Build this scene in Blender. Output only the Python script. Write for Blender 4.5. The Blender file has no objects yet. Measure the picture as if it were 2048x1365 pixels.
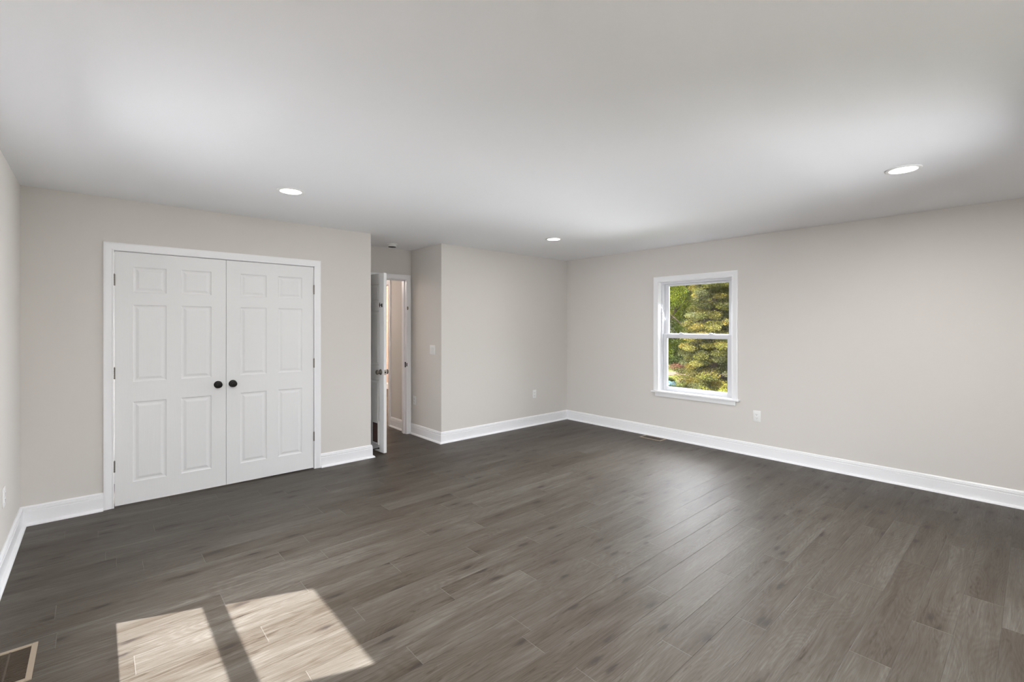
import bpy, bmesh, math, random
from mathutils import Vector, Matrix
R = math.radians
scene = bpy.context.scene
COL = scene.collection

# ---------------------------------------------------------------- camera
FOC, V0, AX, CAM_H = 932.27, 652.4, 0.8441, 1.4328      # px focal, horizon row, angle of +X right of the view axis
cd = bpy.data.cameras.new('camera'); cam = bpy.data.objects.new('camera', cd); COL.objects.link(cam)
cd.sensor_width = 36.0; cd.lens = FOC / 2048 * 36.0
cd.shift_y = -(682.5 - V0) / 2048
cd.clip_start = 0.02; cd.clip_end = 500
cam.location = (0, 0, CAM_H)
cam.rotation_euler = (R(90), 0, AX - R(90))
scene.camera = cam

# ---------------------------------------------------------------- colour management, world, sun, daylight
scene.view_settings.view_transform = 'Standard'
scene.view_settings.look = 'None'
scene.view_settings.gamma = 1.0
scene.view_settings.exposure = 0.0
scene.view_settings.use_curve_mapping = False

SUN_DIR = Vector((0.73, -0.277, -1.0))                  # travel direction of the sunlight
w = bpy.data.worlds.new('sky'); scene.world = w; w.use_nodes = True
nt = w.node_tree; nt.nodes.clear()
wo = nt.nodes.new('ShaderNodeOutputWorld'); wb = nt.nodes.new('ShaderNodeBackground'); sk = nt.nodes.new('ShaderNodeTexSky')
sk.sky_type = 'NISHITA'; sk.sun_disc = False
sk.sun_elevation = R(53); sk.sun_rotation = R(-70)
sk.air_density = 1.0; sk.dust_density = 1.5
wb.inputs['Strength'].default_value = 0.32
nt.links.new(sk.outputs[0], wb.inputs[0]); nt.links.new(wb.outputs[0], wo.inputs[0])

sd = bpy.data.lights.new('sun', 'SUN'); sd.energy = 28; sd.angle = R(0.53); sd.color = (0.985, 0.985, 1.0)
so = bpy.data.objects.new('sun', sd); COL.objects.link(so)
so.location = (-6, 5, 9); so.rotation_euler = SUN_DIR.to_track_quat('-Z', 'Y').to_euler()

def area(name, loc, direction, sx, sy, power, color=(1, 1, 1), spread=180):
    d = bpy.data.lights.new(name, 'AREA'); d.shape = 'RECTANGLE'; d.size = sx; d.size_y = sy
    d.energy = power; d.color = color; d.spread = R(spread)
    o = bpy.data.objects.new(name, d); COL.objects.link(o)
    o.location = loc; o.rotation_euler = Vector(direction).to_track_quat('-Z', 'Z').to_euler()
    return o
# daylight entering the windows: the bright surroundings outside each one
DAY = (0.945, 0.97, 1.0)
area('daylight_rear_ground', (3.25, -7.5, -1.6), (0, 1, 0.35), 9.0, 3.0, 2250, DAY)
area('daylight_rear_sky', (3.25, -2.2, 2.8), (0, 1, -0.4), 3.0, 1.6, 330, DAY)
area('daylight_left_sky', (-2.2, 2.78, 2.8), (1, 0, -0.4), 3.0, 1.6, 490, DAY)
area('daylight_left', (-2.2, 2.78, 1.15), (1, 0, 0), 3.0, 3.2, 246, DAY)
area('daylight_right', (5.60, 2.777, 1.30), (-1, 0, -0.35), 0.86, 1.32, 48, DAY, 130)
area('daylight_right_sky', (12.5, 2.78, 3.0), (-1, 0, -0.2), 9.0, 4.0, 5300, DAY)

# ---------------------------------------------------------------- helpers
def tag(o, label=None, cat=None, group=None, kind=None):
    if label: o['label'] = label
    if cat: o['category'] = cat
    if group: o['group'] = group
    if kind: o['kind'] = kind
    return o
def empty(name, loc=(0, 0, 0), rz=0.0, **k):
    o = bpy.data.objects.new(name, None); COL.objects.link(o)
    o.location = loc; o.rotation_euler = (0, 0, rz); o.empty_display_size = 0.1
    return tag(o, **k)
def obj(name, bm, mat, parent=None, smooth=False, **k):
    me = bpy.data.meshes.new(name)
    bmesh.ops.recalc_face_normals(bm, faces=bm.faces[:])
    bm.to_mesh(me); bm.free()
    for m in (mat if isinstance(mat, (list, tuple)) else [mat]): me.materials.append(m)
    if smooth:
        for p in me.polygons: p.use_smooth = True
        if smooth is not True:
            me.set_sharp_from_angle(angle=R(smooth))
    o = bpy.data.objects.new(name, me); COL.objects.link(o)
    if parent: o.parent = parent
    return tag(o, **k)
def B(bm, x0, x1, y0, y1, z0, z1, bevel=0.0):
    vs = [bm.verts.new((x, y, z)) for z in (z0, z1) for y in (y0, y1) for x in (x0, x1)]
    fs = [bm.faces.new([vs[i] for i in q]) for q in ((0, 1, 3, 2), (4, 6, 7, 5), (0, 4, 5, 1), (2, 3, 7, 6), (0, 2, 6, 4), (1, 5, 7, 3))]
    if bevel:
        es = list({e for f in fs for e in f.edges})
        bmesh.ops.bevel(bm, geom=es, offset=bevel, segments=2, affect='EDGES', profile=0.6)
    return vs
def lathe(bm, prof, M=Matrix.Identity(4), n=32):
    """prof: (radius, height) pairs turned round local Z, then placed by M"""
    rings = []
    for r, z in prof:
        if r < 1e-6: rings.append([bm.verts.new(M @ Vector((0, 0, z)))])
        else: rings.append([bm.verts.new(M @ Vector((r * math.cos(2 * math.pi * i / n), r * math.sin(2 * math.pi * i / n), z))) for i in range(n)])
    for a, b in zip(rings, rings[1:]):
        for i in range(n):
            j = (i + 1) % n
            if len(a) == 1 and len(b) == 1: continue
            if len(a) == 1: bm.faces.new((a[0], b[i], b[j]))
            elif len(b) == 1: bm.faces.new((a[i], a[j], b[0]))
            else: bm.faces.new((a[i], a[j], b[j], b[i]))
def axis(loc, d):
    d = Vector(d).normalized()
    return Matrix.Translation(loc) @ d.to_track_quat('Z', 'Y').to_matrix().to_4x4()
def sweep_seg(bm, p0, p1, n_in, prof, e0=0.0, e1=0.0):
    """profile (offset from wall, height) swept from p0 to p1 along a wall whose room side is n_in;
    e0/e1 lengthen (+) or shorten (-) the ends in proportion to the offset: a mitre"""
    p0 = Vector((*p0, 0)); p1 = Vector((*p1, 0)); t = (p1 - p0).normalized(); n = Vector((*n_in, 0))
    a = [bm.verts.new(p0 + n * o + Vector((0, 0, z)) - t * (e0 * o)) for o, z in prof]
    b = [bm.verts.new(p1 + n * o + Vector((0, 0, z)) + t * (e1 * o)) for o, z in prof]
    k = len(prof)
    for i in range(k):
        j = (i + 1) % k
        bm.faces.new((a[i], a[j], b[j], b[i]))
    bm.faces.new(a); bm.faces.new(list(reversed(b)))
def casing(bm, O, ux, un, x0, x1, z0, z1, prof, bottom=False):
    """door or window casing round the opening x0..x1, z0..z1 on a wall: O origin, ux along wall, un room side.
    prof: (distance outward from the opening edge, thickness)"""
    O = Vector(O); ux = Vector(ux); un = Vector(un); uz = Vector((0, 0, 1))
    def pt(x, z, d): return O + ux * x + uz * z + un * d
    path = [(x0, z0, -1, 0), (x0, z1, -1, 1), (x1, z1, 1, 1), (x1, z0, 1, 0)]
    rows = []
    for (x, z, sx, sz) in path:
        rows.append([bm.verts.new(pt(x + sx * w_, z + sz * w_, t)) for w_, t in prof])
    k = len(prof)
    for a, b in zip(rows, rows[1:]):
        for i in range(k):
            j = (i + 1) % k
            bm.faces.new((a[i], a[j], b[j], b[i]))
    bm.faces.new(rows[0]); bm.faces.new(list(reversed(rows[-1])))

# ---------------------------------------------------------------- materials
def mat(name, color, rough=0.5, metallic=0.0, spec=0.5, coat=0.0):
    m = bpy.data.materials.new(name); m.use_nodes = True
    b = m.node_tree.nodes['Principled BSDF']
    b.inputs['Base Color'].default_value = (*color, 1); b.inputs['Roughness'].default_value = rough
    b.inputs['Metallic'].default_value = metallic; b.inputs['Specular IOR Level'].default_value = spec
    b.inputs['Coat Weight'].default_value = coat
    return m
def N(m, t, **k):
    n = m.node_tree.nodes.new(t)
    for a, v in k.items():
        if a in n.inputs: n.inputs[a].default_value = v
        else: setattr(n, a, v)
    return n
def L(m, a, b): m.node_tree.links.new(a, b)
def painted(name, color, rough, bump, scale, spec=0.5, stretch=None):
    m = mat(name, color, rough, spec=spec)
    b = m.node_tree.nodes['Principled BSDF']
    tc = N(m, 'ShaderNodeTexCoord'); mp = N(m, 'ShaderNodeMapping'); nz = N(m, 'ShaderNodeTexNoise')
    nz.inputs['Scale'].default_value = scale; nz.inputs['Detail'].default_value = 3
    if stretch: mp.inputs['Scale'].default_value = stretch
    L(m, tc.outputs['Object'], mp.inputs[0]); L(m, mp.outputs[0], nz.inputs['Vector'])
    bp = N(m, 'ShaderNodeBump'); bp.inputs['Strength'].default_value = bump; bp.inputs['Distance'].default_value = 0.001
    L(m, nz.outputs['Fac'], bp.inputs['Height']); L(m, bp.outputs[0], b.inputs['Normal'])
    return m
M_WALL = painted('wall_paint', (0.675, 0.645, 0.61), 0.75, 0.25, 350, 0.25)
M_CEIL = painted('ceiling_paint', (0.865, 0.87, 0.89), 0.9, 0.2, 300, 0.15)
M_TRIM = mat('trim_paint', (0.87, 0.87, 0.885), 0.32)
M_DOOR = painted('door_paint', (0.80, 0.80, 0.80), 0.42, 0.35, 60, 0.45, (3.0, 3.0, 0.12))
M_VINYL = mat('window_vinyl', (0.70, 0.705, 0.74), 0.35)
M_PEACH = painted('peach_wall_paint', (0.72, 0.56, 0.45), 0.8, 0.2, 300, 0.2)
M_BRONZE = mat('dark_bronze', (0.007, 0.005, 0.0045), 0.42, 0.0, 0.25)
M_NICKEL = mat('satin_nickel', (0.42, 0.38, 0.33), 0.3, 1.0)
M_NICKEL_OLD = mat('tarnished_nickel', (0.20, 0.18, 0.155), 0.42, 0.9)
M_BLACK = mat('black_metal', (0.015, 0.013, 0.012), 0.5, 0.3)
M_PLATE = mat('white_plastic', (0.80, 0.80, 0.79), 0.3)
M_SLOT = mat('slot_dark', (0.05, 0.05, 0.05), 0.6)
M_REG = mat('register_tan', (0.36, 0.29, 0.22), 0.45, 0.3)
M_REGD = mat('register_louvre', (0.075, 0.055, 0.04), 0.5, 0.2)
M_DARK = mat('dark_void', (0.01, 0.01, 0.01), 0.9)
M_FLAP = mat('flap_brown', (0.11, 0.06, 0.05), 0.3)
M_RUBBER = mat('rubber_black', (0.01, 0.01, 0.01), 0.6)
M_LENS = bpy.data.materials.new('lamp_lens'); M_LENS.use_nodes = True
_b = M_LENS.node_tree.nodes['Principled BSDF']; _b.inputs['Base Color'].default_value = (1, 1, 1, 1)
_b.inputs['Emission Color'].default_value = (1.0, 0.98, 0.95, 1); _b.inputs['Emission Strength'].default_value = 9.0

def glass():
    m = bpy.data.materials.new('window_glass'); m.use_nodes = True
    n = m.node_tree; n.nodes.clear()
    out = n.nodes.new('ShaderNodeOutputMaterial'); mx = n.nodes.new('ShaderNodeMixShader')
    tr = n.nodes.new('ShaderNodeBsdfTransparent'); tr.inputs[0].default_value = (0.965, 0.965, 0.965, 1)
    gl = n.nodes.new('ShaderNodeBsdfGlossy'); gl.inputs['Roughness'].default_value = 0.0
    lw = n.nodes.new('ShaderNodeLayerWeight'); pw = n.nodes.new('ShaderNodeMath'); pw.operation = 'POWER'; pw.inputs[1].default_value = 5.0
    fr = n.nodes.new('ShaderNodeMath'); fr.operation = 'MULTIPLY_ADD'; fr.inputs[1].default_value = 0.93; fr.inputs[2].default_value = 0.07
    n.links.new(lw.outputs['Facing'], pw.inputs[0]); n.links.new(pw.outputs[0], fr.inputs[0])
    n.links.new(fr.outputs[0], mx.inputs[0]); n.links.new(tr.outputs[0], mx.inputs[1]); n.links.new(gl.outputs[0], mx.inputs[2])
    n.links.new(mx.outputs[0], out.inputs[0])
    return m
M_GLASS = glass()

def floor_material():
    m = mat('vinyl_plank', (0.14, 0.12, 0.105), 0.42)
    b = m.node_tree.nodes['Principled BSDF']
    uv = N(m, 'ShaderNodeUVMap', uv_map='grain'); ed = N(m, 'ShaderNodeUVMap', uv_map='edge')
    at = N(m, 'ShaderNodeAttribute', attribute_name='tone')
    def math_(op, a, b_=None, clamp=False):
        n = N(m, 'ShaderNodeMath', operation=op); n.use_clamp = clamp
        for i, v in enumerate((a, b_)):
            if v is None: continue
            if isinstance(v, (int, float)): n.inputs[i].default_value = v
            else: L(m, v, n.inputs[i])
        return n.outputs[0]
    def noise(scale, sx, sy, detail=4, rough=0.55, dist=0.0, src=None):
        mp = N(m, 'ShaderNodeMapping'); mp.inputs['Scale'].default_value = (sx, sy, 1)
        L(m, src or uv.outputs[0], mp.inputs[0])
        n = N(m, 'ShaderNodeTexNoise'); n.inputs['Scale'].default_value = scale
        n.inputs['Detail'].default_value = detail; n.inputs['Roughness'].default_value = rough; n.inputs['Distortion'].default_value = dist
        L(m, mp.outputs[0], n.inputs['Vector']); return n.outputs['Fac']
    broad = noise(1.0, 1.3, 9.0, 3, 0.5, 0.6)          # long soft light and dark streaks
    mid = noise(1.0, 2.4, 60.0, 4, 0.6, 0.8)
    fine = noise(1.0, 7.0, 190.0, 3, 0.65, 1.0)
    # cathedral grain: rings of a distorted, stretched field
    cat = noise(1.0, 1.1, 7.0, 1.5, 0.4, 0.3)
    rings = math_('SINE', math_('MULTIPLY', cat, 170.0))
    rings = math_('MULTIPLY', math_('ADD', rings, 1.0), 0.5)
    # knots
    mp = N(m, 'ShaderNodeMapping'); mp.inputs['Scale'].default_value = (2.6, 8.0, 1); L(m, uv.outputs[0], mp.inputs[0])
    dn = N(m, 'ShaderNodeTexNoise'); dn.inputs['Scale'].default_value = 9; L(m, mp.outputs[0], dn.inputs['Vector'])
    va = N(m, 'ShaderNodeVectorMath', operation='MULTIPLY_ADD'); va.inputs[1].default_value = (0.16, 0.16, 0)
    L(m, dn.outputs['Color'], va.inputs[0]); L(m, mp.outputs[0], va.inputs[2])
    vo = N(m, 'ShaderNodeTexVoronoi'); vo.voronoi_dimensions = '2D'; vo.inputs['Scale'].default_value = 1.0; L(m, va.outputs[0], vo.inputs['Vector'])
    kr = N(m, 'ShaderNodeMapRange'); kr.inputs['From Min'].default_value = 0.03; kr.inputs['From Max'].default_value = 0.17
    kr.inputs['To Min'].default_value = 1; kr.inputs['To Max'].default_value = 0; kr.interpolation_type = 'SMOOTHSTEP'
    L(m, vo.outputs['Distance'], kr.inputs['Value'])
    sep = N(m, 'ShaderNodeSeparateColor'); L(m, vo.outputs['Color'], sep.inputs[0])
    kmask = math_('GREATER_THAN', sep.outputs[0], 0.68)
    knot = math_('MULTIPLY', math_('POWER', kr.outputs[0], 1.1), kmask)
    halo = N(m, 'ShaderNodeMapRange'); halo.inputs['From Min'].default_value = 0.05; halo.inputs['From Max'].default_value = 0.5
    halo.inputs['To Min'].default_value = 1; halo.inputs['To Max'].default_value = 0; L(m, vo.outputs['Distance'], halo.inputs['Value'])
    halo_ = math_('MULTIPLY', halo.outputs[0], kmask)
    # tone sum
    fl_ = noise(1.0, 5.5, 34.0, 3, 0.55, 1.2)
    fr_ = N(m, 'ShaderNodeMapRange'); fr_.inputs['From Min'].default_value = 0.60; fr_.inputs['From Max'].default_value = 0.80
    L(m, fl_, fr_.inputs['Value'])                      # short dark flecks lying along the grain
    t = math_('MULTIPLY', math_('SUBTRACT', broad, 0.5), 0.70)
    t = math_('SUBTRACT', t, math_('MULTIPLY', fr_.outputs[0], 0.45))
    t = math_('ADD', t, math_('MULTIPLY', math_('SUBTRACT', mid, 0.5), 0.85))
    t = math_('ADD', t, math_('MULTIPLY', math_('SUBTRACT', fine, 0.5), 0.60))
    t = math_('ADD', t, math_('MULTIPLY', math_('SUBTRACT', rings, 0.5), 0.10))
    t = math_('ADD', t, math_('MULTIPLY', math_('SUBTRACT', at.outputs['Fac'], 0.5), 0.20))
    t = math_('ADD', t, 0.52)
    t = math_('SUBTRACT', t, math_('MULTIPLY', halo_, 0.16))
    cr = N(m, 'ShaderNodeValToRGB'); e = cr.color_ramp.elements
    e[0].position = 0.0; e[0].color = (0.025, 0.0175, 0.0115, 1)
    e[1].position = 1.0; e[1].color = (0.134, 0.123, 0.107, 1)
    x = e.new(0.30); x.color = (0.051, 0.040, 0.0290, 1)
    x = e.new(0.62); x.color = (0.077, 0.0665, 0.0540, 1)
    L(m, t, cr.inputs[0])
    kc = N(m, 'ShaderNodeMix', data_type='RGBA'); kc.inputs[7].default_value = (0.028, 0.021, 0.017, 1)
    L(m, math_('MULTIPLY', knot, 0.95), kc.inputs[0]); L(m, cr.outputs[0], kc.inputs[6])
    # plank edges
    se = N(m, 'ShaderNodeSeparateXYZ'); L(m, ed.outputs[0], se.inputs[0])
    dx = math_('MINIMUM', se.outputs[0], math_('SUBTRACT', PL_L, se.outputs[0]))
    dy = math_('MINIMUM', se.outputs[1], math_('SUBTRACT', PL_W, se.outputs[1]))
    dm = math_('MINIMUM', math_('MULTIPLY', dx, 0.8), dy)
    er = N(m, 'ShaderNodeMapRange'); er.inputs['From Min'].default_value = 0.0; er.inputs['From Max'].default_value = 0.0022
    L(m, dm, er.inputs['Value'])
    endl = N(m, 'ShaderNodeMapRange'); endl.inputs['From Min'].default_value = 0.0006; endl.inputs['From Max'].default_value = 0.0022
    endl.inputs['To Min'].default_value = 1; endl.inputs['To Max'].default_value = 0; L(m, dx, endl.inputs['Value'])
    ec = N(m, 'ShaderNodeMix', data_type='RGBA'); ec.inputs[7].default_value = (0.16, 0.147, 0.13, 1)   # bevel highlight put into the colour of the short joints
    L(m, math_('MULTIPLY', endl.outputs[0], 0.38), ec.inputs[0]); L(m, kc.outputs[2], ec.inputs[6])
    sc_ = N(m, 'ShaderNodeMapRange'); sc_.inputs['From Min'].default_value = 0.0; sc_.inputs['From Max'].default_value = 0.0016
    sc_.inputs['To Min'].default_value = 0.72; sc_.inputs['To Max'].default_value = 1.0; L(m, dy, sc_.inputs['Value'])
    mu = N(m, 'ShaderNodeVectorMath', operation='SCALE'); L(m, ec.outputs[2], mu.inputs[0]); L(m, sc_.outputs[0], mu.inputs['Scale'])
    L(m, mu.outputs[0], b.inputs['Base Color'])
    # relief
    hgt = math_('ADD', math_('MULTIPLY', fine, 0.9), math_('MULTIPLY', rings, 0.22))
    hgt = math_('ADD', hgt, math_('MULTIPLY', mid, 0.5))
    hgt = math_('ADD', hgt, math_('MULTIPLY', er.outputs[0], 1.2))
    bp = N(m, 'ShaderNodeBump'); bp.inputs['Strength'].default_value = 0.75; bp.inputs['Distance'].default_value = 0.0009
    L(m, hgt, bp.inputs['Height']); L(m, bp.outputs[0], b.inputs['Normal'])
    rr = math_('ADD', math_('MULTIPLY', mid, 0.16), 0.40)
    L(m, rr, b.inputs['Roughness'])
    b.inputs['Specular IOR Level'].default_value = 0.28
    return m
PL_L, PL_W, PL_Y0 = 1.205, 0.1467, 0.403
M_FLOOR = floor_material()

# ---------------------------------------------------------------- dimensions of the room
XL, XR = -0.415, 5.42          # left wall, window wall
YR, YB, YA = -0.55, 4.82, 5.545   # wall behind the camera, closet wall, back of the entry recess
XE, XA = 2.226, 3.132          # recess between these
H = 2.44; T = 0.115            # ceiling, wall thickness
WY, WHW = 2.777, 0.466         # window centre and half width
WZ0, WZ1 = 0.60, 1.998
FX1, FY1 = 7.0, 10.0

# ---------------------------------------------------------------- floor: planks laid in rows along X
def make_floor():
    rnd = random.Random(4)
    known = {11: 1.401, 12: 0.972, 14: 1.322, 13: 1.785, 9: 1.030, 8: 1.525, 5: 2.704, 6: 2.266, 3: 2.354, 4: 1.925, 1: 4.382, 0: 3.686, -1: 2.961, 18: 0.855}
    bm = bmesh.new(); ug = bm.loops.layers.uv.new('grain'); ue = bm.loops.layers.uv.new('edge')
    tl = bm.faces.layers.float.new('tone')
    k0 = math.floor((-0.7 - PL_Y0) / PL_W); k1 = math.ceil((FY1 - PL_Y0) / PL_W)
    for k in range(k0, k1):
        y0 = PL_Y0 + k * PL_W; y1 = y0 + PL_W
        base = known.get(k, rnd.uniform(0, PL_L)); x = base - PL_L * math.ceil((base + 0.7) / PL_L)
        while x < FX1:
            xa, xb = x, x + PL_L
            f = bm.faces.new([bm.verts.new(p) for p in ((xa, y0, 0), (xb, y0, 0), (xb, y1, 0), (xa, y1, 0))])
            ou, ov = rnd.uniform(0, 60), rnd.uniform(0, 60); fl = rnd.choice((1, -1))
            for lp, (a, c) in zip(f.loops, ((0, 0), (PL_L, 0), (PL_L, PL_W), (0, PL_W))):
                lp[ug].uv = (ou + fl * a, ov + fl * c); lp[ue].uv = (a, c)
            f[tl] = rnd.random()
            x += PL_L
    o = obj('floor', bm, M_FLOOR, kind='structure', label='grey-brown wood-look plank floor running across the whole room', cat='floor')
    # sub-floor slab keeps light out
    bm = bmesh.new(); B(bm, XL - T, FX1, YR - T, FY1, -0.12, -0.004)
    obj('subfloor', bm, M_DARK, o)
make_floor()

# ---------------------------------------------------------------- walls and ceiling
S = dict(kind='structure')
def wall(name, boxes, label, m=M_WALL):
    bm = bmesh.new()
    for b_ in boxes: B(bm, *b_)
    return obj(name, bm, m, kind='structure', label=label, cat='wall')
bm = bmesh.new(); B(bm, XL - 0.2, FX1 + 0.2, YR - 0.2, FY1 + 0.2, H, H + 0.15)
obj('ceiling', bm, M_CEIL, label='smooth white ceiling holding the round downlights', cat='ceiling', **S)

TW = 0.16  # outer wall thickness
def window_wall(name, x0, x1, label):
    y0, y1 = WY - WHW, WY + WHW
    return wall(name, [(x0, x1, YR - T, y0, 0, H), (x0, x1, y1, YB + T, 0, H), (x0, x1, y0, y1, 0, WZ0 - 0.02), (x0, x1, y0, y1, WZ1, H)], label)
window_wall('wall_left', XL - TW, XL, 'greige side wall at the far left edge of the photo')
window_wall('wall_right', XR, XR + TW, 'long greige wall on the right holding the sash window')
CX0, CX1, CZ = 0.097, 1.6235, 2.0265     # closet opening
wall('wall_back', [(XL - TW, CX0 - 0.018, YB, YB + T, 0, H), (CX1 + 0.018, XE, YB, YB + T, 0, H), (CX0 - 0.018, CX1 + 0.018, YB, YB + T, CZ + 0.018, H),
                   (XE - T, XE, YB + T, YA, 0, H)], 'greige wall around the double closet doors')
wall('wall_back', [(XA, XR + TW, YB, YB + T, 0, H), (XA, XA + T, YB + T, YA + T, 0, H)], 'greige back wall right of the entry recess up to the far corner')
EX0, EX1, EZ = 2.335, 3.052, 2.042       # entry door opening
wall('wall_entry', [(XL - TW, EX0 - 0.018, YA, YA + T, 0, H), (EX1 + 0.018, XA, YA, YA + T, 0, H), (EX0 - 0.018, EX1 + 0.018, YA, YA + T, EZ + 0.018, H)],
     'narrow wall above and around the entry door in the recess')
HY0, HY1 = 6.19, 6.95
wall('wall_hall', [(XA, XA + T, YA + T, HY0 - 0.018, 0, H), (XA, XA + T, HY1 + 0.018, FY1, 0, H), (XA, XA + T, HY0 - 0.018, HY1 + 0.018, 2.048, H)],
     'hallway wall seen through the open entry door')
wall('wall_hall', [(1.3, 1.3 + T, YA + T, 8.2, 0, H), (1.3, XA, 8.2, 8.2 + T, 0, H)], 'far side walls of the hallway behind the entry door')
wall('wall_far_room', [(XA + T, FX1, 9.86, 9.86 + T, 0, H), (6.6, 6.6 + T, YA + T, 9.86, 0, H), (XA + T, 6.6, YA, YA + T, 0, H)],
     'peach wall of the room beyond the hallway', M_PEACH)
# wall behind the camera with one window
def rear(x0, x1): return (x0, x1)
RW = [3.25]
bx = []; prev = XL - TW
for c in RW:
    bx.append((prev, c - WHW, YR - TW, YR, 0, H)); bx.append((c - WHW, c + WHW, YR - TW, YR, 0, WZ0 - 0.02)); bx.append((c - WHW, c + WHW, YR - TW, YR, WZ1, H)); prev = c + WHW
bx.append((prev, XR + TW, YR - TW, YR, 0, H))
wall('wall_rear', bx, 'greige wall behind the viewer')

# ---------------------------------------------------------------- baseboards with shoe moulding
BP = [(0, 0), (0.036, 0), (0.036, 0.006), (0.033, 0.013), (0.027, 0.018), (0.0155, 0.020), (0.0155, 0.098), (0.0125, 0.100), (0.0125, 0.1035), (0.0145, 0.106),
      (0.0145, 0.118), (0.0105, 0.120), (0.0105, 0.1235), (0.0115, 0.126), (0.009, 0.1345), (0.005, 0.138), (0, 0.138)]
def base(name, p0, p1, n, label, e0=0, e1=0):
    bm = bmesh.new(); sweep_seg(bm, p0, p1, n, BP, e0, e1)
    obj(name, bm, M_TRIM, smooth=35, label=label, cat='baseboard', **S)
CW = 0.064  # casing width
base('baseboard_left', (XL, YR), (XL, YB), (1, 0), 'white baseboard along the left side wall', -1, -1)
base('baseboard_back', (XL, YB), (CX0 - CW, YB), (0, -1), 'short white baseboard between left corner and closet casing', -1, 0)
base('baseboard_back', (CX1 + CW, YB), (XE, YB), (0, -1), 'white baseboard between closet casing and the entry recess', 0, 1)
base('baseboard_entry', (XE, YB), (XE, YA), (1, 0), 'baseboard on the hidden left side of the entry recess', 1, -1)
base('baseboard_entry', (XA, YB), (XA, YA), (-1, 0), 'white baseboard on the right side of the entry recess', 1, 0)
base('baseboard_back', (XA, YB), (XR, YB), (0, -1), 'white baseboard along the back wall right of the recess', 1, -1)
base('baseboard_right', (XR, YR), (XR, YB), (-1, 0), 'long white baseboard below the sash window', -1, -1)
base('baseboard_hall', (XA, YA + T), (XA, HY0 - 0.07), (-1, 0), 'white baseboard in the hallway beyond the entry door', 0, 0)
base('baseboard_far_room', (XA + T, 9.86), (6.6, 9.86), (0, -1), 'baseboard of the peach room beyond the hallway', 0, -1)

# ---------------------------------------------------------------- door and window casings
CP = [(0, 0), (0, 0.009), (0.004, 0.0125), (0.010, 0.0125), (0.013, 0.0095), (0.030, 0.012), (0.046, 0.0155), (0.058, 0.0165), (CW, 0.0145), (CW, 0)]
bm = bmesh.new(); casing(bm, (0, YB, 0), (1, 0, 0), (0, -1, 0), CX0, CX1, 0, CZ, CP)
# jamb lining of the closet opening
B(bm, CX0 - 0.018, CX0, YB, YB + T, 0, CZ); B(bm, CX1, CX1 + 0.018, YB, YB + T, 0, CZ); B(bm, CX0 - 0.018, CX1 + 0.018, YB, YB + T, CZ, CZ + 0.018)
obj('trim_1', bm, M_TRIM, smooth=30, label='white casing around the double closet doors', cat='door trim', **S)
bm = bmesh.new(); casing(bm, (0, YA, 0), (1, 0, 0), (0, -1, 0), EX0, EX1, 0, EZ, CP)
B(bm, EX0 - 0.018, EX0, YA, YA + T, 0, EZ); B(bm, EX1, EX1 + 0.018, YA, YA + T, 0, EZ); B(bm, EX0 - 0.018, EX1 + 0.018, YA, YA + T, EZ, EZ + 0.018)
B(bm, EX1 - 0.011, EX1, YA + 0.038, YA + 0.075, 0, EZ); B(bm, EX0, EX0 + 0.011, YA + 0.038, YA + 0.075, 0, EZ); B(bm, EX0, EX1, YA + 0.038, YA + 0.075, EZ - 0.011, EZ)
tr2 = obj('trim_2', bm, M_TRIM, smooth=30, label='white casing of the entry doorway in the recess', cat='door trim', **S)
bm = bmesh.new(); B(bm, EX1 - 0.003, EX1 + 0.001, YA + 0.004, YA + 0.030, 0.885, 0.955, 0.001); B(bm, EX1 + 0.001, EX1 + 0.012, YA - 0.013, YA - 0.009, 0.898, 0.942)
obj('strike_plate', bm, M_BLACK, tr2, label='black strike plate')
bm = bmesh.new(); B(bm, EX1 + 0.008, EX1 + 0.022, YA - 0.022, YA - 0.012, 1.645, 1.690, 0.002); B(bm, EX1 + 0.011, EX1 + 0.019, YA - 0.036, YA - 0.018, 1.662, 1.674, 0.002)
obj('catch', bm, M_NICKEL_OLD, tr2, label='small tarnished catch high on the casing')
bm = bmesh.new(); casing(bm, (XA, 0, 0), (0, 1, 0), (-1, 0, 0), HY0, HY1, 0, 2.03, CP)
B(bm, XA, XA + T, HY0 - 0.018, HY0, 0, 2.03); B(bm, XA, XA + T, HY1, HY1 + 0.018, 0, 2.03); B(bm, XA, XA + T, HY0, HY1, 2.03, 2.048)
obj('trim_3', bm, M_TRIM, smooth=30, label='white casing of the far doorway down the hall', cat='door trim', **S)
bm = bmesh.new(); B(bm, EX0, EX1, YA + 0.005, YA + T - 0.005, 0, 0.006, 0.002)

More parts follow.
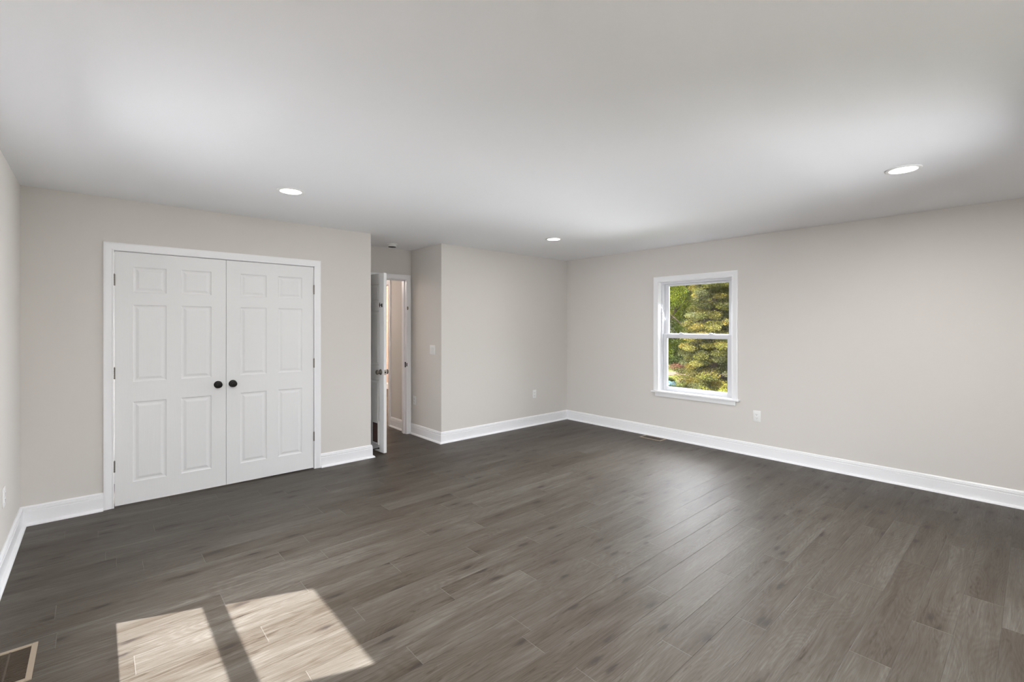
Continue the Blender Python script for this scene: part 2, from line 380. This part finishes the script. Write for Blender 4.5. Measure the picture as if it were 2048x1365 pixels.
# ---------------------------------------------------------------- windows: double hung vinyl sash in a cased opening
bm.free()
def make_window(name, O, ux, un, label, reduced=False):
    """O: point on the inner wall face at the window centre, floor level. ux along the wall, un into the room"""
    O = Vector(O); ux = Vector(ux); un = Vector(un)
    rz = math.atan2(ux.y, ux.x)
    t = empty(name, O, rz, label=label, cat='window', kind='structure')
    sg = 1 if (Matrix.Rotation(rz, 3, 'Z') @ Vector((0, 1, 0))).dot(un) > 0 else -1   # local +Y*sg points into the room
    def BX(bm, x0, x1, d0, d1, z0, z1, bv=0.0):   # d: depth outward from the wall face
        a, b = sorted((-sg * d0, -sg * d1)); B(bm, x0, x1, a, b, z0, z1, bv)
    W = WHW
    bm = bmesh.new(); casing(bm, (0, 0, 0), (1, 0, 0), (0, sg, 0), -W, W, WZ0, WZ1, [(0, 0), (0, 0.011), (0.003, 0.015), (0.012, 0.015), (0.016, 0.0115), (0.034, 0.0135), (0.050, 0.018), (0.062, 0.019), (0.067, 0.017), (0.067, 0)])
    obj('window_casing', bm, M_TRIM, t, smooth=30)
    bm = bmesh.new()
    BX(bm, -W - 0.09, W + 0.09, -0.046, 0.0, WZ0 - 0.022, WZ0, 0.005); BX(bm, -W, W, -0.001, 0.06, WZ0 - 0.02, WZ0)
    obj('window_sill', bm, M_TRIM, t, smooth=30)
    bm = bmesh.new(); BX(bm, -W - 0.045, W + 0.045, -0.017, 0, WZ0 - 0.072, WZ0 - 0.022, 0.003)
    obj('apron', bm, M_TRIM, t, smooth=30)
    bm = bmesh.new(); BX(bm, -W, -W + 0.004, 0.0, 0.16, WZ0, WZ1); BX(bm, W - 0.004, W, 0, 0.16, WZ0, WZ1); BX(bm, -W, W, 0, 0.16, WZ1 - 0.004, WZ1)
    obj('jamb_lining', bm, M_TRIM, t)
    bm = bmesh.new(); fw = 0.026
    for x0, x1 in ((-W + 0.004, -W + fw), (W - fw, W - 0.004)): BX(bm, x0, x1, 0.052, 0.15, WZ0, WZ1 - 0.004, 0.002)
    BX(bm, -W + fw, W - fw, 0.052, 0.15, WZ1 - fw, WZ1 - 0.004, 0.002); BX(bm, -W + fw, W - fw, 0.06, 0.15, WZ0, WZ0 + 0.012, 0.002)
    for s in (-1, 1):   # parting bead between the two tracks
        a, b = sorted((s * (W - fw), s * (W - fw - 0.008))); BX(bm, a, b, 0.096, 0.102, WZ0 + 0.012, WZ1 - fw)
    obj('window_frame', bm, M_VINYL, t)
    def sash(nm, d0, d1, z0, z1, gz0, gz1):
        bm = bmesh.new(); a = W - fw - 0.002; g = 0.389
        BX(bm, -a, -g, d0, d1, z0, z1, 0.003); BX(bm, g, a, d0, d1, z0, z1, 0.003)
        BX(bm, -g, g, d0, d1, z0, gz0, 0.003); BX(bm, -g, g, d0, d1, gz1, z1, 0.003)
        # sloping glazing bead
        for s in (-1, 1):
            x0, x1 = sorted((s * g, s * (g - 0.006))); BX(bm, x0, x1, d0 + 0.008, d1 - 0.004, gz0, gz1)
        BX(bm, -g, g, d0 + 0.008, d1 - 0.004, gz0, gz0 + 0.006); BX(bm, -g, g, d0 + 0.008, d1 - 0.004, gz1 - 0.006, gz1)
        s_ = obj(nm, bm, M_VINYL, t)
        bm = bmesh.new(); c = (d0 + d1) / 2 + 0.003
        y = -sg * c
        bm.faces.new([bm.verts.new(p) for p in ((-g, y, gz0), (g, y, gz0), (g, y, gz1), (-g, y, gz1))])
        obj('pane', bm, M_GLASS, s_)
        return s_
    lo = sash('lower_sash', 0.064, 0.094, WZ0 + 0.012, 1.329, 0.648, 1.283)
    up = sash('upper_sash', 0.104, 0.134, 1.293, WZ1 - 0.028, 1.333, 1.952)
    for x in ((-0.19, 0.19) if name == 'window_1' else ()):   # the sun patch shows no latches on the left window
        bm = bmesh.new(); BX(bm, x - 0.032, x + 0.032, 0.062, 0.090, 1.329, 1.337, 0.003); BX(bm, x - 0.012, x + 0.026, 0.066, 0.082, 1.337, 1.347, 0.004)
        obj('sash_lock', bm, M_VINYL, lo)
    return t
make_window('window_1', (XR, WY, 0), (0, 1, 0), (-1, 0, 0), 'white double-hung window in the right wall looking onto trees')
make_window('window_2', (XL, WY, 0), (0, 1, 0), (1, 0, 0), 'double-hung window in the left wall through which the sun falls')
for i, c in enumerate(RW):
    make_window('window_%d' % (3 + i), (c, YR, 0), (1, 0, 0), (0, 1, 0), 'double-hung window in the wall behind the viewer')

# ---------------------------------------------------------------- six-panel doors
def leaf_mesh(bm, w_, h_, th, cols, rows, both=True):
    """slab 0..w in x, face at y=0 looking to -y, back at y=th; moulded panels on both faces"""
    rings = [(0.0, 0.0), (0.006, 0.0050), (0.013, 0.0066), (0.020, 0.0066), (0.036, 0.0018), (0.040, 0.0012)]
    xs = sorted({0, w_, *[v for c in cols for v in c]}); zs = sorted({0, h_, *[v for r in rows for v in r]})
    for side in ((0, 1), (th, -1)) if both else ((0, 1),):
        y0, s = side
        for x0, x1 in zip(xs, xs[1:]):
            for z0, z1 in zip(zs, zs[1:]):
                if (x0, x1) in cols and (z0, z1) in rows:
                    prev = None
                    for i_, d in rings:
                        r = [bm.verts.new((x, y0 + s * d, z)) for x, z in ((x0 + i_, z0 + i_), (x1 - i_, z0 + i_), (x1 - i_, z1 - i_), (x0 + i_, z1 - i_))]
                        if prev:
                            for k in range(4): bm.faces.new((prev[k], prev[(k + 1) % 4], r[(k + 1) % 4], r[k]))
                        prev = r
                    bm.faces.new(prev)
                else:
                    bm.faces.new([bm.verts.new((x, y0, z)) for x, z in ((x0, z0), (x1, z0), (x1, z1), (x0, z1))])
    # edges of the slab
    for q in (((0, 0, 0), (0, th, 0), (0, th, h_), (0, 0, h_)), ((w_, 0, 0), (w_, 0, h_), (w_, th, h_), (w_, th, 0)),
              ((0, 0, 0), (w_, 0, 0), (w_, th, 0), (0, th, 0)), ((0, 0, h_), (0, th, h_), (w_, th, h_), (w_, 0, h_))):
        bm.faces.new([bm.verts.new(p) for p in q])
    bmesh.ops.remove_doubles(bm, verts=bm.verts[:], dist=1e-5)
ROWS = [(0.168, 0.811), (0.972, 1.592), (1.691, 1.898)]
def make_hinge(parent, x, z, leaf_dir, m=M_NICKEL_OLD, y=-0.007):
    bm = bmesh.new()
    for k in range(5):
        zz = z - 0.045 + 0.018 * k
        lathe(bm, [(0, zz), (0.0058, zz), (0.0062, zz + 0.0012), (0.0062, zz + 0.0165), (0.0058, zz + 0.0176), (0, zz + 0.0176)], Matrix.Translation((x, y, 0)), 12)
    lathe(bm, [(0, z + 0.045), (0.004, z + 0.0455), (0.0035, z + 0.049), (0, z + 0.051)], Matrix.Translation((x, y, 0)), 12)
    B(bm, min(x, x - leaf_dir * 0.013), max(x, x - leaf_dir * 0.013), y + 0.002, y + 0.0035, z - 0.045, z + 0.045)
    return obj('hinge', bm, m, parent, smooth=40)
def round_knob(parent, loc, d, m, name='knob', r=0.0275):
    bm = bmesh.new(); M_ = axis(loc, d)
    lathe(bm, [(0, 0), (0.0325, 0), (0.0325, 0.003), (0.030, 0.0065), (0.016, 0.0085), (0.0125, 0.012), (0.0115, 0.022), (0.014, 0.028), (0.022, 0.032),
               (r, 0.040), (r, 0.046), (r - 0.003, 0.052), (r - 0.009, 0.056), (r - 0.011, 0.0555), (0.010, 0.058), (0, 0.0585)], M_, 32)
    return obj(name, bm, m, parent, smooth=50)
def closet_leaf(name, x0, x1, hinge_x, hdir, knob_x, label):
    w_ = x1 - x0
    t = empty(name, (x0, YB, 0.011), label=label, cat='closet door', kind='structure')
    a = 0.110; c = (w_ - 2 * a - 0.10) / 2
    cols = [(a, a + c), (w_ - a - c, w_ - a)]
    bm = bmesh.new(); leaf_mesh(bm, w_, 2.0115, 0.034, cols, ROWS, both=False)
    bm2 = obj('door_leaf', bm, M_DOOR, t)
    for z in (0.325, 1.06, 1.796): make_hinge(t, hinge_x - x0, z - 0.011, hdir)
    round_knob(t, (knob_x - x0, 0, 0.902), (0, -1, 0), M_BRONZE).__setitem__('label', 'black bronze knob')
    return t
closet_leaf('door_1', CX0 + 0.0045, 0.8585, CX0 + 0.001, 1, 0.798, 'left leaf of the white six-panel double closet doors')
closet_leaf('door_2', 0.8615, CX1 - 0.0035, CX1 - 0.001, -1, 0.912, 'right leaf of the white six-panel double closet doors')

# entry door, standing open into the recess
HX, HYY, TX, TY = EX0 + 0.004, YA - 0.008, 2.384, 4.833
ang = math.atan2(TY - HYY, TX - HX); DW = math.hypot(TX - HX, TY - HYY)
t = empty('door_3', (HX, HYY, 0.012), ang, label='white six-panel entry door standing open in the recess', cat='door', kind='structure')
# local x: from hinge to tip, local -y: the face turned to the closet side (world -X)
a = 0.105; c = (DW - 2 * a - 0.095) / 2
bm = bmesh.new(); leaf_mesh(bm, DW, 2.015, 0.035, [(a, a + c), (DW - a - c, DW - a)], ROWS)
obj('door_leaf', bm, M_DOOR, t)
round_knob(t, (DW - 0.066, 0, 0.902), (0, -1, 0), M_NICKEL_OLD)
round_knob(t, (DW - 0.066, 0.035, 0.902), (0, 1, 0), M_NICKEL_OLD)
bm = bmesh.new(); B(bm, DW - 0.0006, DW + 0.0012, 0.006, 0.029, 0.873, 0.931, 0.0005)
lp = obj('latch_plate', bm, M_NICKEL, t)
bm = bmesh.new(); B(bm, DW, DW + 0.011, 0.012, 0.023, 0.893, 0.911, 0.002)
obj('latch_bolt', bm, M_BLACK, lp)
bm = bmesh.new(); B(bm, DW - 0.052, DW - 0.028, -0.004, 0.0, 1.632, 1.672, 0.001); lathe(bm, [(0, 0), (0.005, 0), (0.005, 0.02), (0.009, 0.021), (0.009, 0.028), (0, 0.029)], axis((DW - 0.040, -0.003, 1.655), (0, -1, 0)), 14)
B(bm, DW - 0.043, DW - 0.037, -0.030, -0.022, 1.630, 1.680, 0.002)
obj('hook_latch', bm, M_BLACK, t, smooth=40, label='small dark hook latch near the door edge')
for z in (0.25, 1.0, 1.78):
    make_hinge(t, -0.004, z, 1, y=-0.004)
# pet flap low in the door: white frame, black seal, brown see-through flap
fx0, fx1, fz0, fz1 = DW - 0.232, DW - 0.124, 0.098, 0.318
bm = bmesh.new()
for (x0, x1, z0, z1) in ((fx0 - 0.022, fx0, fz0 - 0.022, fz1 + 0.022), (fx1, fx1 + 0.022, fz0 - 0.022, fz1 + 0.022), (fx0, fx1, fz0 - 0.022, fz0), (fx0, fx1, fz1, fz1 + 0.022)):
    B(bm, x0, x1, -0.010, 0.002, z0, z1, 0.003)
pf = obj('pet_flap', bm, M_PLATE, t, smooth=30, label='white framed pet flap low in the door')
bm = bmesh.new(); g = 0.007
for (x0, x1, z0, z1) in ((fx0, fx0 + g, fz0, fz1), (fx1 - g, fx1, fz0, fz1), (fx0 + g, fx1 - g, fz0, fz0 + g), (fx0 + g, fx1 - g, fz1 - g, fz1)):
    B(bm, x0, x1, -0.008, -0.001, z0, z1, 0.002)
obj('seal', bm, M_RUBBER, pf)
bm = bmesh.new(); B(bm, fx0 + g, fx1 - g, -0.004, -0.001, fz0 + g, fz1 - g)
obj('flap', bm, M_FLAP, pf, label='brown tinted flap')

# ---------------------------------------------------------------- recessed downlights
def downlight(x, y, label, power=30):
    t = empty('recessed_light', (x, y, H), label=label, cat='ceiling light', group='round recessed ceiling lights')
    bm = bmesh.new()
    lathe(bm, [(0.094, 0.002), (0.094, -0.0025), (0.090, -0.006), (0.080, -0.0075), (0.074, -0.006), (0.0715, -0.001), (0.0715, 0.0)], Matrix.Identity(4), 64)
    obj('trim_ring', bm, M_PLATE, t, smooth=40)
    bm = bmesh.new(); lathe(bm, [(0.0718, -0.0030), (0.060, -0.0042), (0.03, -0.0048), (0, -0.005)], Matrix.Identity(4), 64)
    obj('lens', bm, M_LENS, t, smooth=True, label='glowing white lens')
    d = bpy.data.lights.new('downlight_beam', 'AREA'); d.shape = 'DISK'; d.size = 0.13; d.energy = power; d.color = (1.0, 1.0, 1.0)
    b_ = bpy.data.objects.new('downlight_beam', d); COL.objects.link(b_); b_.parent = t; b_.location = (0, 0, -0.012)
    return t
downlight(1.077, 3.695, 'glowing round recessed ceiling light nearest the closet doors', 3)
downlight(3.948, 3.714, 'small glowing recessed ceiling light toward the far corner', 5)
downlight(3.870, 0.568, 'glowing round recessed ceiling light at right, nearest the viewer', 23)

downlight(1.050, 0.568, 'unseen recessed ceiling light above the viewer, added to brighten the room', 98)  # unseen fourth light, added and made the strongest to brighten the room

# smoke detector
t = empty('smoke_detector', (2.70, 5.25, H), label='small white smoke detector on the ceiling of the entry recess', cat='smoke detector')
bm = bmesh.new(); lathe(bm, [(0, 0), (0.066, 0), (0.066, -0.008), (0.060, -0.011), (0, -0.011)], n=40)
obj('mounting_plate', bm, M_PLATE, t, smooth=35)
bm = bmesh.new(); lathe(bm, [(0.052, -0.011), (0.052, -0.030), (0.047, -0.036), (0.020, -0.036), (0, -0.036)], n=40)
obj('cover', bm, M_PLATE, t, smooth=35)
bm = bmesh.new(); lathe(bm, [(0.046, -0.036), (0.045, -0.041), (0.018, -0.042), (0.018, -0.036)], n=40)
obj('vent_ring', bm, M_SLOT, t, smooth=35, label='dark sensing vent')

# ---------------------------------------------------------------- wall plates
def plate(name, loc, n, w_, h_, label, cat, kind_, group=None):
    n = Vector(n); rz = math.atan2(n.y, n.x) + math.pi / 2     # local -Y points into the room
    t = empty(name, loc, rz, label=label, cat=cat, group=group)
    bm = bmesh.new(); B(bm, -w_ / 2, w_ / 2, -0.006, 0.0, -h_ / 2, h_ / 2, 0.0028)
    obj('cover_plate', bm, M_PLATE, t, smooth=40)
    if kind_ == 'duplex':
        for s in (-1, 1):
            bm = bmesh.new(); z = s * 0.0195
            M_ = axis((0, -0.0055, z), (0, -1, 0))
            B(bm, -0.0165, 0.0165, -0.0085, -0.0055, z - 0.0135, z + 0.0135, 0.004)
            k = obj('socket', bm, M_PLATE, t, smooth=40)
            bm = bmesh.new()
            B(bm, -0.0078, -0.0058, -0.0090, -0.0084, z - 0.003, z + 0.006); B(bm, 0.0058, 0.0078, -0.0090, -0.0084, z - 0.002, z + 0.005)
            lathe(bm, [(0, 0), (0.0026, 0), (0.0026, 0.0006), (0, 0.0006)], axis((0, -0.0084, z - 0.0085), (0, -1, 0)), 12)
            obj('slots', bm, M_SLOT, k)
        bm = bmesh.new(); lathe(bm, [(0.003, 0), (0.003, 0.001), (0, 0.0014)], axis((0, -0.006, 0), (0, -1, 0)), 12)
        obj('screw', bm, M_PLATE, t)
    else:
        for x in (-0.023, 0.023):
            bm = bmesh.new(); B(bm, x - 0.0168, x + 0.0168, -0.0075, -0.0055, -0.034, 0.034, 0.001)
            k = obj('switch_frame', bm, M_PLATE, t)
            bm = bmesh.new(); vs = B(bm, x - 0.0145, x + 0.0145, -0.0115, -0.0070, -0.031, 0.031, 0.001)
            obj('rocker', bm, M_PLATE, k)
    return t
plate('power_outlet', (XR, 2.042, 0.440), (-1, 0, 0), 0.079, 0.124, 'white outlet low on the window wall, right of the window', 'outlet', 'duplex')
plate('power_outlet', (4.715, YB, 0.450), (0, -1, 0), 0.072, 0.118, 'white outlet low on the back wall near the far corner', 'outlet', 'duplex')
plate('power_outlet', (XA, 5.455, 0.450), (-1, 0, 0), 0.072, 0.116, 'white outlet low inside the entry recess beside the door casing', 'outlet', 'duplex')
plate('power_outlet', (XL, 4.030, 0.427), (1, 0, 0), 0.072, 0.116, 'white outlet at the left edge of the photo on the side wall', 'outlet', 'duplex')
plate('light_switch', (XA, 5.015, 1.135), (-1, 0, 0), 0.116, 0.118, 'white double rocker light switch on the side of the entry recess', 'light switch', 'rocker')

# ---------------------------------------------------------------- floor registers
def register(x0, x1, y0, y1, label):
    cx_, cy_ = (x0 + x1) / 2, (y0 + y1) / 2; a, b = (x1 - x0) / 2, (y1 - y0) / 2
    t = empty('floor_register', (cx_, cy_, 0), label=label, cat='floor vent')
    bm = bmesh.new(); f = 0.020
    for q in ((-a, -a + f, -b, b), (a - f, a, -b, b), (-a + f, a - f, -b, -b + f), (-a + f, a - f, b - f, b)): B(bm, *q, 0.0, 0.006, 0.002)
    obj('frame', bm, M_REG, t)
    bm = bmesh.new()
    n = 22
    for i in range(n):
        y = -b + f + (2 * b - 2 * f) * (i + 0.5) / n
        B(bm, -a + f, a - f, y - 0.0026, y + 0.0026, 0.0005, 0.004)
    B(bm, -0.003, 0.003, -b + f, b - f, 0.001, 0.0045)
    obj('louvres', bm, M_REGD, t)
    bm = bmesh.new(); B(bm, -a + f, a - f, -b + f, b - f, 0.0002, 0.0006)
    obj('duct_opening', bm, M_DARK, t)
register(5.215, 5.372, 3.100, 3.400, 'tan floor register beside the window wall baseboard')
register(-0.372, -0.200, 2.700, 3.000, 'tan floor register at the bottom left by the side wall')

# spring door stop on the recess baseboard
t = empty('door_stop', (XE + 0.0155, 4.885, 0.063), label='thin black spring door stop behind the open entry door', cat='door stop')
bm = bmesh.new(); M_ = axis((0, 0, 0), (1, 0, 0.02))
lathe(bm, [(0, 0), (0.012, 0), (0.012, 0.004), (0.007, 0.009), (0.0045, 0.010)] + [(0.0062 if k % 2 else 0.0046, 0.010 + 0.0022 * k) for k in range(40)] + [(0, 0.099)], M_, 14)
obj('spring', bm, M_BLACK, t, smooth=40)
bm = bmesh.new(); lathe(bm, [(0, 0.096), (0.0065, 0.097), (0.0085, 0.101), (0.0085, 0.109), (0.006, 0.113), (0, 0.114)], M_, 14)
obj('rubber_tip', bm, M_RUBBER, t, smooth=40)

# ---------------------------------------------------------------- lamps beyond the doorway
pl = bpy.data.lights.new('far_room_lamp', 'POINT'); pl.energy = 260; pl.color = (1.0, 0.85, 0.72); pl.shadow_soft_size = 0.15
po = bpy.data.objects.new('far_room_lamp', pl); COL.objects.link(po); po.location = (5.6, 8.0, 2.1)
pl = bpy.data.lights.new('hall_lamp', 'POINT'); pl.energy = 26; pl.color = (1.0, 0.87, 0.79); pl.shadow_soft_size = 0.12
po = bpy.data.objects.new('hall_lamp', pl); COL.objects.link(po); po.location = (2.1, 7.0, 2.2)

# ---------------------------------------------------------------- garden outside the right window
GZ = -2.7
def ground_mat():
    m = mat('lawn', (0.2, 0.3, 0.05), 0.9, spec=0.1); b = m.node_tree.nodes['Principled BSDF']
    tc = N(m, 'ShaderNodeTexCoord'); nz = N(m, 'ShaderNodeTexNoise'); nz.inputs['Scale'].default_value = 1.2; nz.inputs['Detail'].default_value = 8
    L(m, tc.outputs['Object'], nz.inputs['Vector']); cr = N(m, 'ShaderNodeValToRGB')
    cr.color_ramp.elements[0].color = (0.075, 0.10, 0.022, 1); cr.color_ramp.elements[1].color = (0.14, 0.165, 0.05, 1)
    L(m, nz.outputs['Fac'], cr.inputs[0]); L(m, cr.outputs[0], b.inputs['Base Color'])
    return m
bm = bmesh.new(); B(bm, 5.8, 140, -60, 120, GZ - 0.3, GZ)
obj('ground', bm, ground_mat(), label='sunlit green lawn seen below the trees', cat='lawn', kind='structure')
bm = bmesh.new()
c0, c1 = Vector((35.7, 20.1)), Vector((39.0, 22.0)); d = Vector((-0.49, 0.87))
bm.faces.new([bm.verts.new((*(p), GZ + 0.02)) for p in (c0 - d * 12, c0 + d * 30, c1 + d * 30, c1 - d * 12)])
obj('ground', bm, painted('sand_path', (0.17, 0.125, 0.09), 0.9, 0.3, 8, 0.1), label='pale tan strip of bare ground beyond the lawn', cat='path', kind='structure')

def leaf_mat(name, trans=0.25):
    m = bpy.data.materials.new(name); m.use_nodes = True; n = m.node_tree; n.nodes.clear()
    out = n.nodes.new('ShaderNodeOutputMaterial'); mx = n.nodes.new('ShaderNodeMixShader'); mx.inputs[0].default_value = trans
    df = n.nodes.new('ShaderNodeBsdfDiffuse'); tl = n.nodes.new('ShaderNodeBsdfTranslucent'); at = n.nodes.new('ShaderNodeVertexColor'); at.layer_name = 'leaf_colour'
    n.links.new(at.outputs[0], df.inputs[0]); n.links.new(at.outputs[0], tl.inputs[0])
    n.links.new(df.outputs[0], mx.inputs[1]); n.links.new(tl.outputs[0], mx.inputs[2]); n.links.new(mx.outputs[0], out.inputs[0])
    return m
M_LEAF = leaf_mat('leaves'); M_BARK = painted('bark', (0.10, 0.075, 0.055), 0.9, 0.8, 30, 0.1)
def foliage(name, clumps, n_per, size, cols, seed, parent, elong=2.0):
    """clumps: (centre, radius xyz); leaves are small pointed blades scattered near each clump's surface"""
    rnd = random.Random(seed); verts = []; faces = []; colr = []
    for (c, r) in clumps:
        tint = rnd.uniform(0.72, 1.28); base_ = rnd.choice(cols)
        for _ in range(n_per):
            v = Vector((rnd.gauss(0, 1), rnd.gauss(0, 1), rnd.gauss(0, 1))).normalized() * (rnd.random() ** 0.45)
            p = Vector((c[0] + v.x * r[0], c[1] + v.y * r[1], c[2] + v.z * r[2]))
            d = (v + Vector((rnd.uniform(-1, 1), rnd.uniform(-1, 1), rnd.uniform(-1, 0.6)))).normalized()
            s = d.cross(Vector((rnd.uniform(-1, 1), rnd.uniform(-1, 1), rnd.uniform(-1, 1)))).normalized()
            ln = size * rnd.uniform(0.6, 1.4); wd = ln / elong / 2
            i = len(verts)
            verts += [p, p + d * ln * 0.45 + s * wd, p + d * ln, p + d * ln * 0.45 - s * wd]
            faces.append((i, i + 1, i + 2, i + 3))
            k = tint * rnd.uniform(0.7, 1.3)
            colr.append((base_[0] * k * rnd.uniform(0.9, 1.1), base_[1] * k, base_[2] * k * rnd.uniform(0.8, 1.2), 1))
    me = bpy.data.meshes.new(name); me.from_pydata(verts, [], faces)
    ca = me.color_attributes.new('leaf_colour', 'FLOAT_COLOR', 'CORNER')
    buf = []
    for c in colr: buf += list(c) * 4
    ca.data.foreach_set('color', buf)
    me.materials.append(M_LEAF)
    o = bpy.data.objects.new(name, me); COL.objects.link(o); o.parent = parent
    return o
def limb(bm, p0, p1, r0, r1, n=8):
    d = p1 - p0; lathe(bm, [(0, 0), (r0, 0), (r1, d.length), (0, d.length)], axis(p0, d), n)
def broadleaf(loc, h, r, cols, seed, label, nclump=120, n_per=260, size=0.10, cat='tree'):
    rnd = random.Random(seed); t = empty('broadleaf_tree', loc, label=label, cat=cat, group='trees outside the window')
    bm = bmesh.new(); limb(bm, Vector((0, 0, 0)), Vector((0.1, 0, h * 0.6)), 0.22, 0.12)
    cl = []
    for i in range(nclump):
        v = Vector((rnd.gauss(0, 1), rnd.gauss(0, 1), rnd.gauss(0, 1))).normalized() * rnd.uniform(0.55, 1.0)
        c = Vector((v.x * r, v.y * r, h * 0.56 + v.z * h * 0.44))
        q = rnd.uniform(0.35, 0.75) * r * 0.32
        cl.append((c, (q * 1.2, q * 1.2, q * 0.75)))
        if i % 6 == 0: limb(bm, Vector((0.05, 0, h * rnd.uniform(0.2, 0.5))), c, 0.07, 0.02, 6)
    obj('trunk', bm, M_BARK, t)
    foliage('foliage', cl, n_per, size, cols, seed + 1, t)
    return t
def conifer(loc, h, r, cols, seed, label, tiers=26, per=11, n_per=150, size=0.13, elong=3.2):
    rnd = random.Random(seed); t = empty('spruce_tree', loc, label=label, cat='tree', group='trees outside the window')
    bm = bmesh.new(); limb(bm, Vector((0, 0, 0)), Vector((0, 0, h)), 0.20, 0.03)
    cl = []
    for i in range(tiers):
        f = i / (tiers - 1); z = 0.05 * h + f * h * 0.93; rr = r * (1 - f) ** 0.75 * rnd.uniform(0.85, 1.1) + 0.1
        for k in range(per):
            a_ = 2 * math.pi * (k + rnd.random()) / per; q = rr * rnd.uniform(0.75, 1.12)
            tip = Vector((math.cos(a_) * q, math.sin(a_) * q, z - 0.18 * q + rnd.uniform(-0.15, 0.15)))
            root = Vector((0, 0, z + 0.05 * q))
            limb(bm, root, tip, 0.025, 0.008, 5)
            for m_ in (0.5, 0.72, 0.92):
                c = root.lerp(tip, m_) + Vector((0, 0, -0.05 + rnd.uniform(-0.08, 0.08)))
                s = 0.16 + 0.10 * (1.05 - m_) + 0.03 * q
                cl.append((c, (s * 1.25, s * 1.25, s * 0.55)))
    obj('trunk', bm, M_BARK, t)
    foliage('foliage', cl, n_per, size, cols, seed + 1, t, elong=elong)
    return t
OLIVE = [(0.150, 0.145, 0.035), (0.200, 0.180, 0.048), (0.110, 0.115, 0.035), (0.215, 0.170, 0.040), (0.155, 0.160, 0.070), (0.085, 0.085, 0.028)]
BRIGHT = [(0.185, 0.205, 0.025), (0.230, 0.245, 0.035), (0.115, 0.145, 0.020)]
DARKG = [(0.040, 0.052, 0.016), (0.055, 0.072, 0.022), (0.080, 0.090, 0.028)]
YELLO = [(0.20, 0.20, 0.035), (0.26, 0.24, 0.05), (0.14, 0.16, 0.035)]
conifer((17.5, 8.1, GZ), 9.5, 1.5, OLIVE, 11, 'olive-green conifer filling the middle of the window', n_per=560, size=0.042, elong=2.2)
conifer((22.8, 9.8, GZ), 12.0, 2.4, OLIVE, 23, 'taller olive conifer at the right side of the window view', n_per=420, size=0.055, elong=2.2)
broadleaf((25.5, 15.2, GZ + 1.0), 9.5, 2.7, BRIGHT, 31, 'bright green leafy tree at the left side of the window view', 150, 760, 0.06)
broadleaf((37.4, 12.6, GZ), 15, 5.6, DARKG, 41, 'dark green tree mass behind the conifers', 170, 300, 0.17)
broadleaf((53.0, 27.5, GZ), 17, 3.6, DARKG, 47, 'dark tree behind the pale path at the left of the view', 150, 260, 0.2)
broadleaf((72.0, 35.0, GZ), 22, 7.5, BRIGHT, 53, 'tall bright tree farthest away in the window view', 150, 220, 0.3)
def shrub(loc, box, n, r, cols, seed, label, n_per=260, size=0.085):
    t = empty('garden_shrub', loc, label=label, cat='shrub'); rnd = random.Random(seed)
    cl = [(Vector((rnd.uniform(-box[0], box[0]), rnd.uniform(-box[1], box[1]), rnd.uniform(0.2, box[2]))), (r, r, r * 0.7)) for i in range(n)]
    foliage('foliage', cl, n_per, size, cols, seed + 7, t)
shrub((13.2, 5.5, GZ), (0.9, 1.1, 2.35), 70, 0.33, YELLO, 5, 'yellow-green shrub at the bottom right of the window view', 700, 0.042)
shrub((41.5, 23.4, GZ), (1.2, 3, 0.25), 30, 0.42, [(0.11, 0.05, 0.035), (0.15, 0.08, 0.05)], 6, 'reddish brown mulch bed behind the pale path', 300, 0.09)  # mulch bed drawn as low clumps of reddish leaves
shrub((29.4, 16.62, GZ), (0.22, 0.30, 0.22), 6, 0.17, [(0.42, 0.56, 0.60), (0.55, 0.60, 0.64)], 7, 'small pale blue flowering shrub at the bottom left of the window view', 200, 0.07)
shrub((31.4, 16.80, GZ), (0.2, 0.25, 0.25), 5, 0.20, [(0.55, 0.38, 0.30), (0.50, 0.46, 0.42)], 8, 'small peach and white flowering shrub on the lawn', 200, 0.07)
shrub((31.0, 18.25, GZ), (0.5, 0.55, 0.12), 14, 0.24, DARKG, 9, 'low dark green leaves standing in for the shade band on the lawn before the pale path', 260, 0.08)  # dark leaves added where a band of shade crosses the lawn
shrub((47.0, 25.8, GZ), (1.6, 4.2, 3.2), 90, 0.8, DARKG, 10, 'tall dark hedge behind the reddish mulch bed', 420, 0.13)
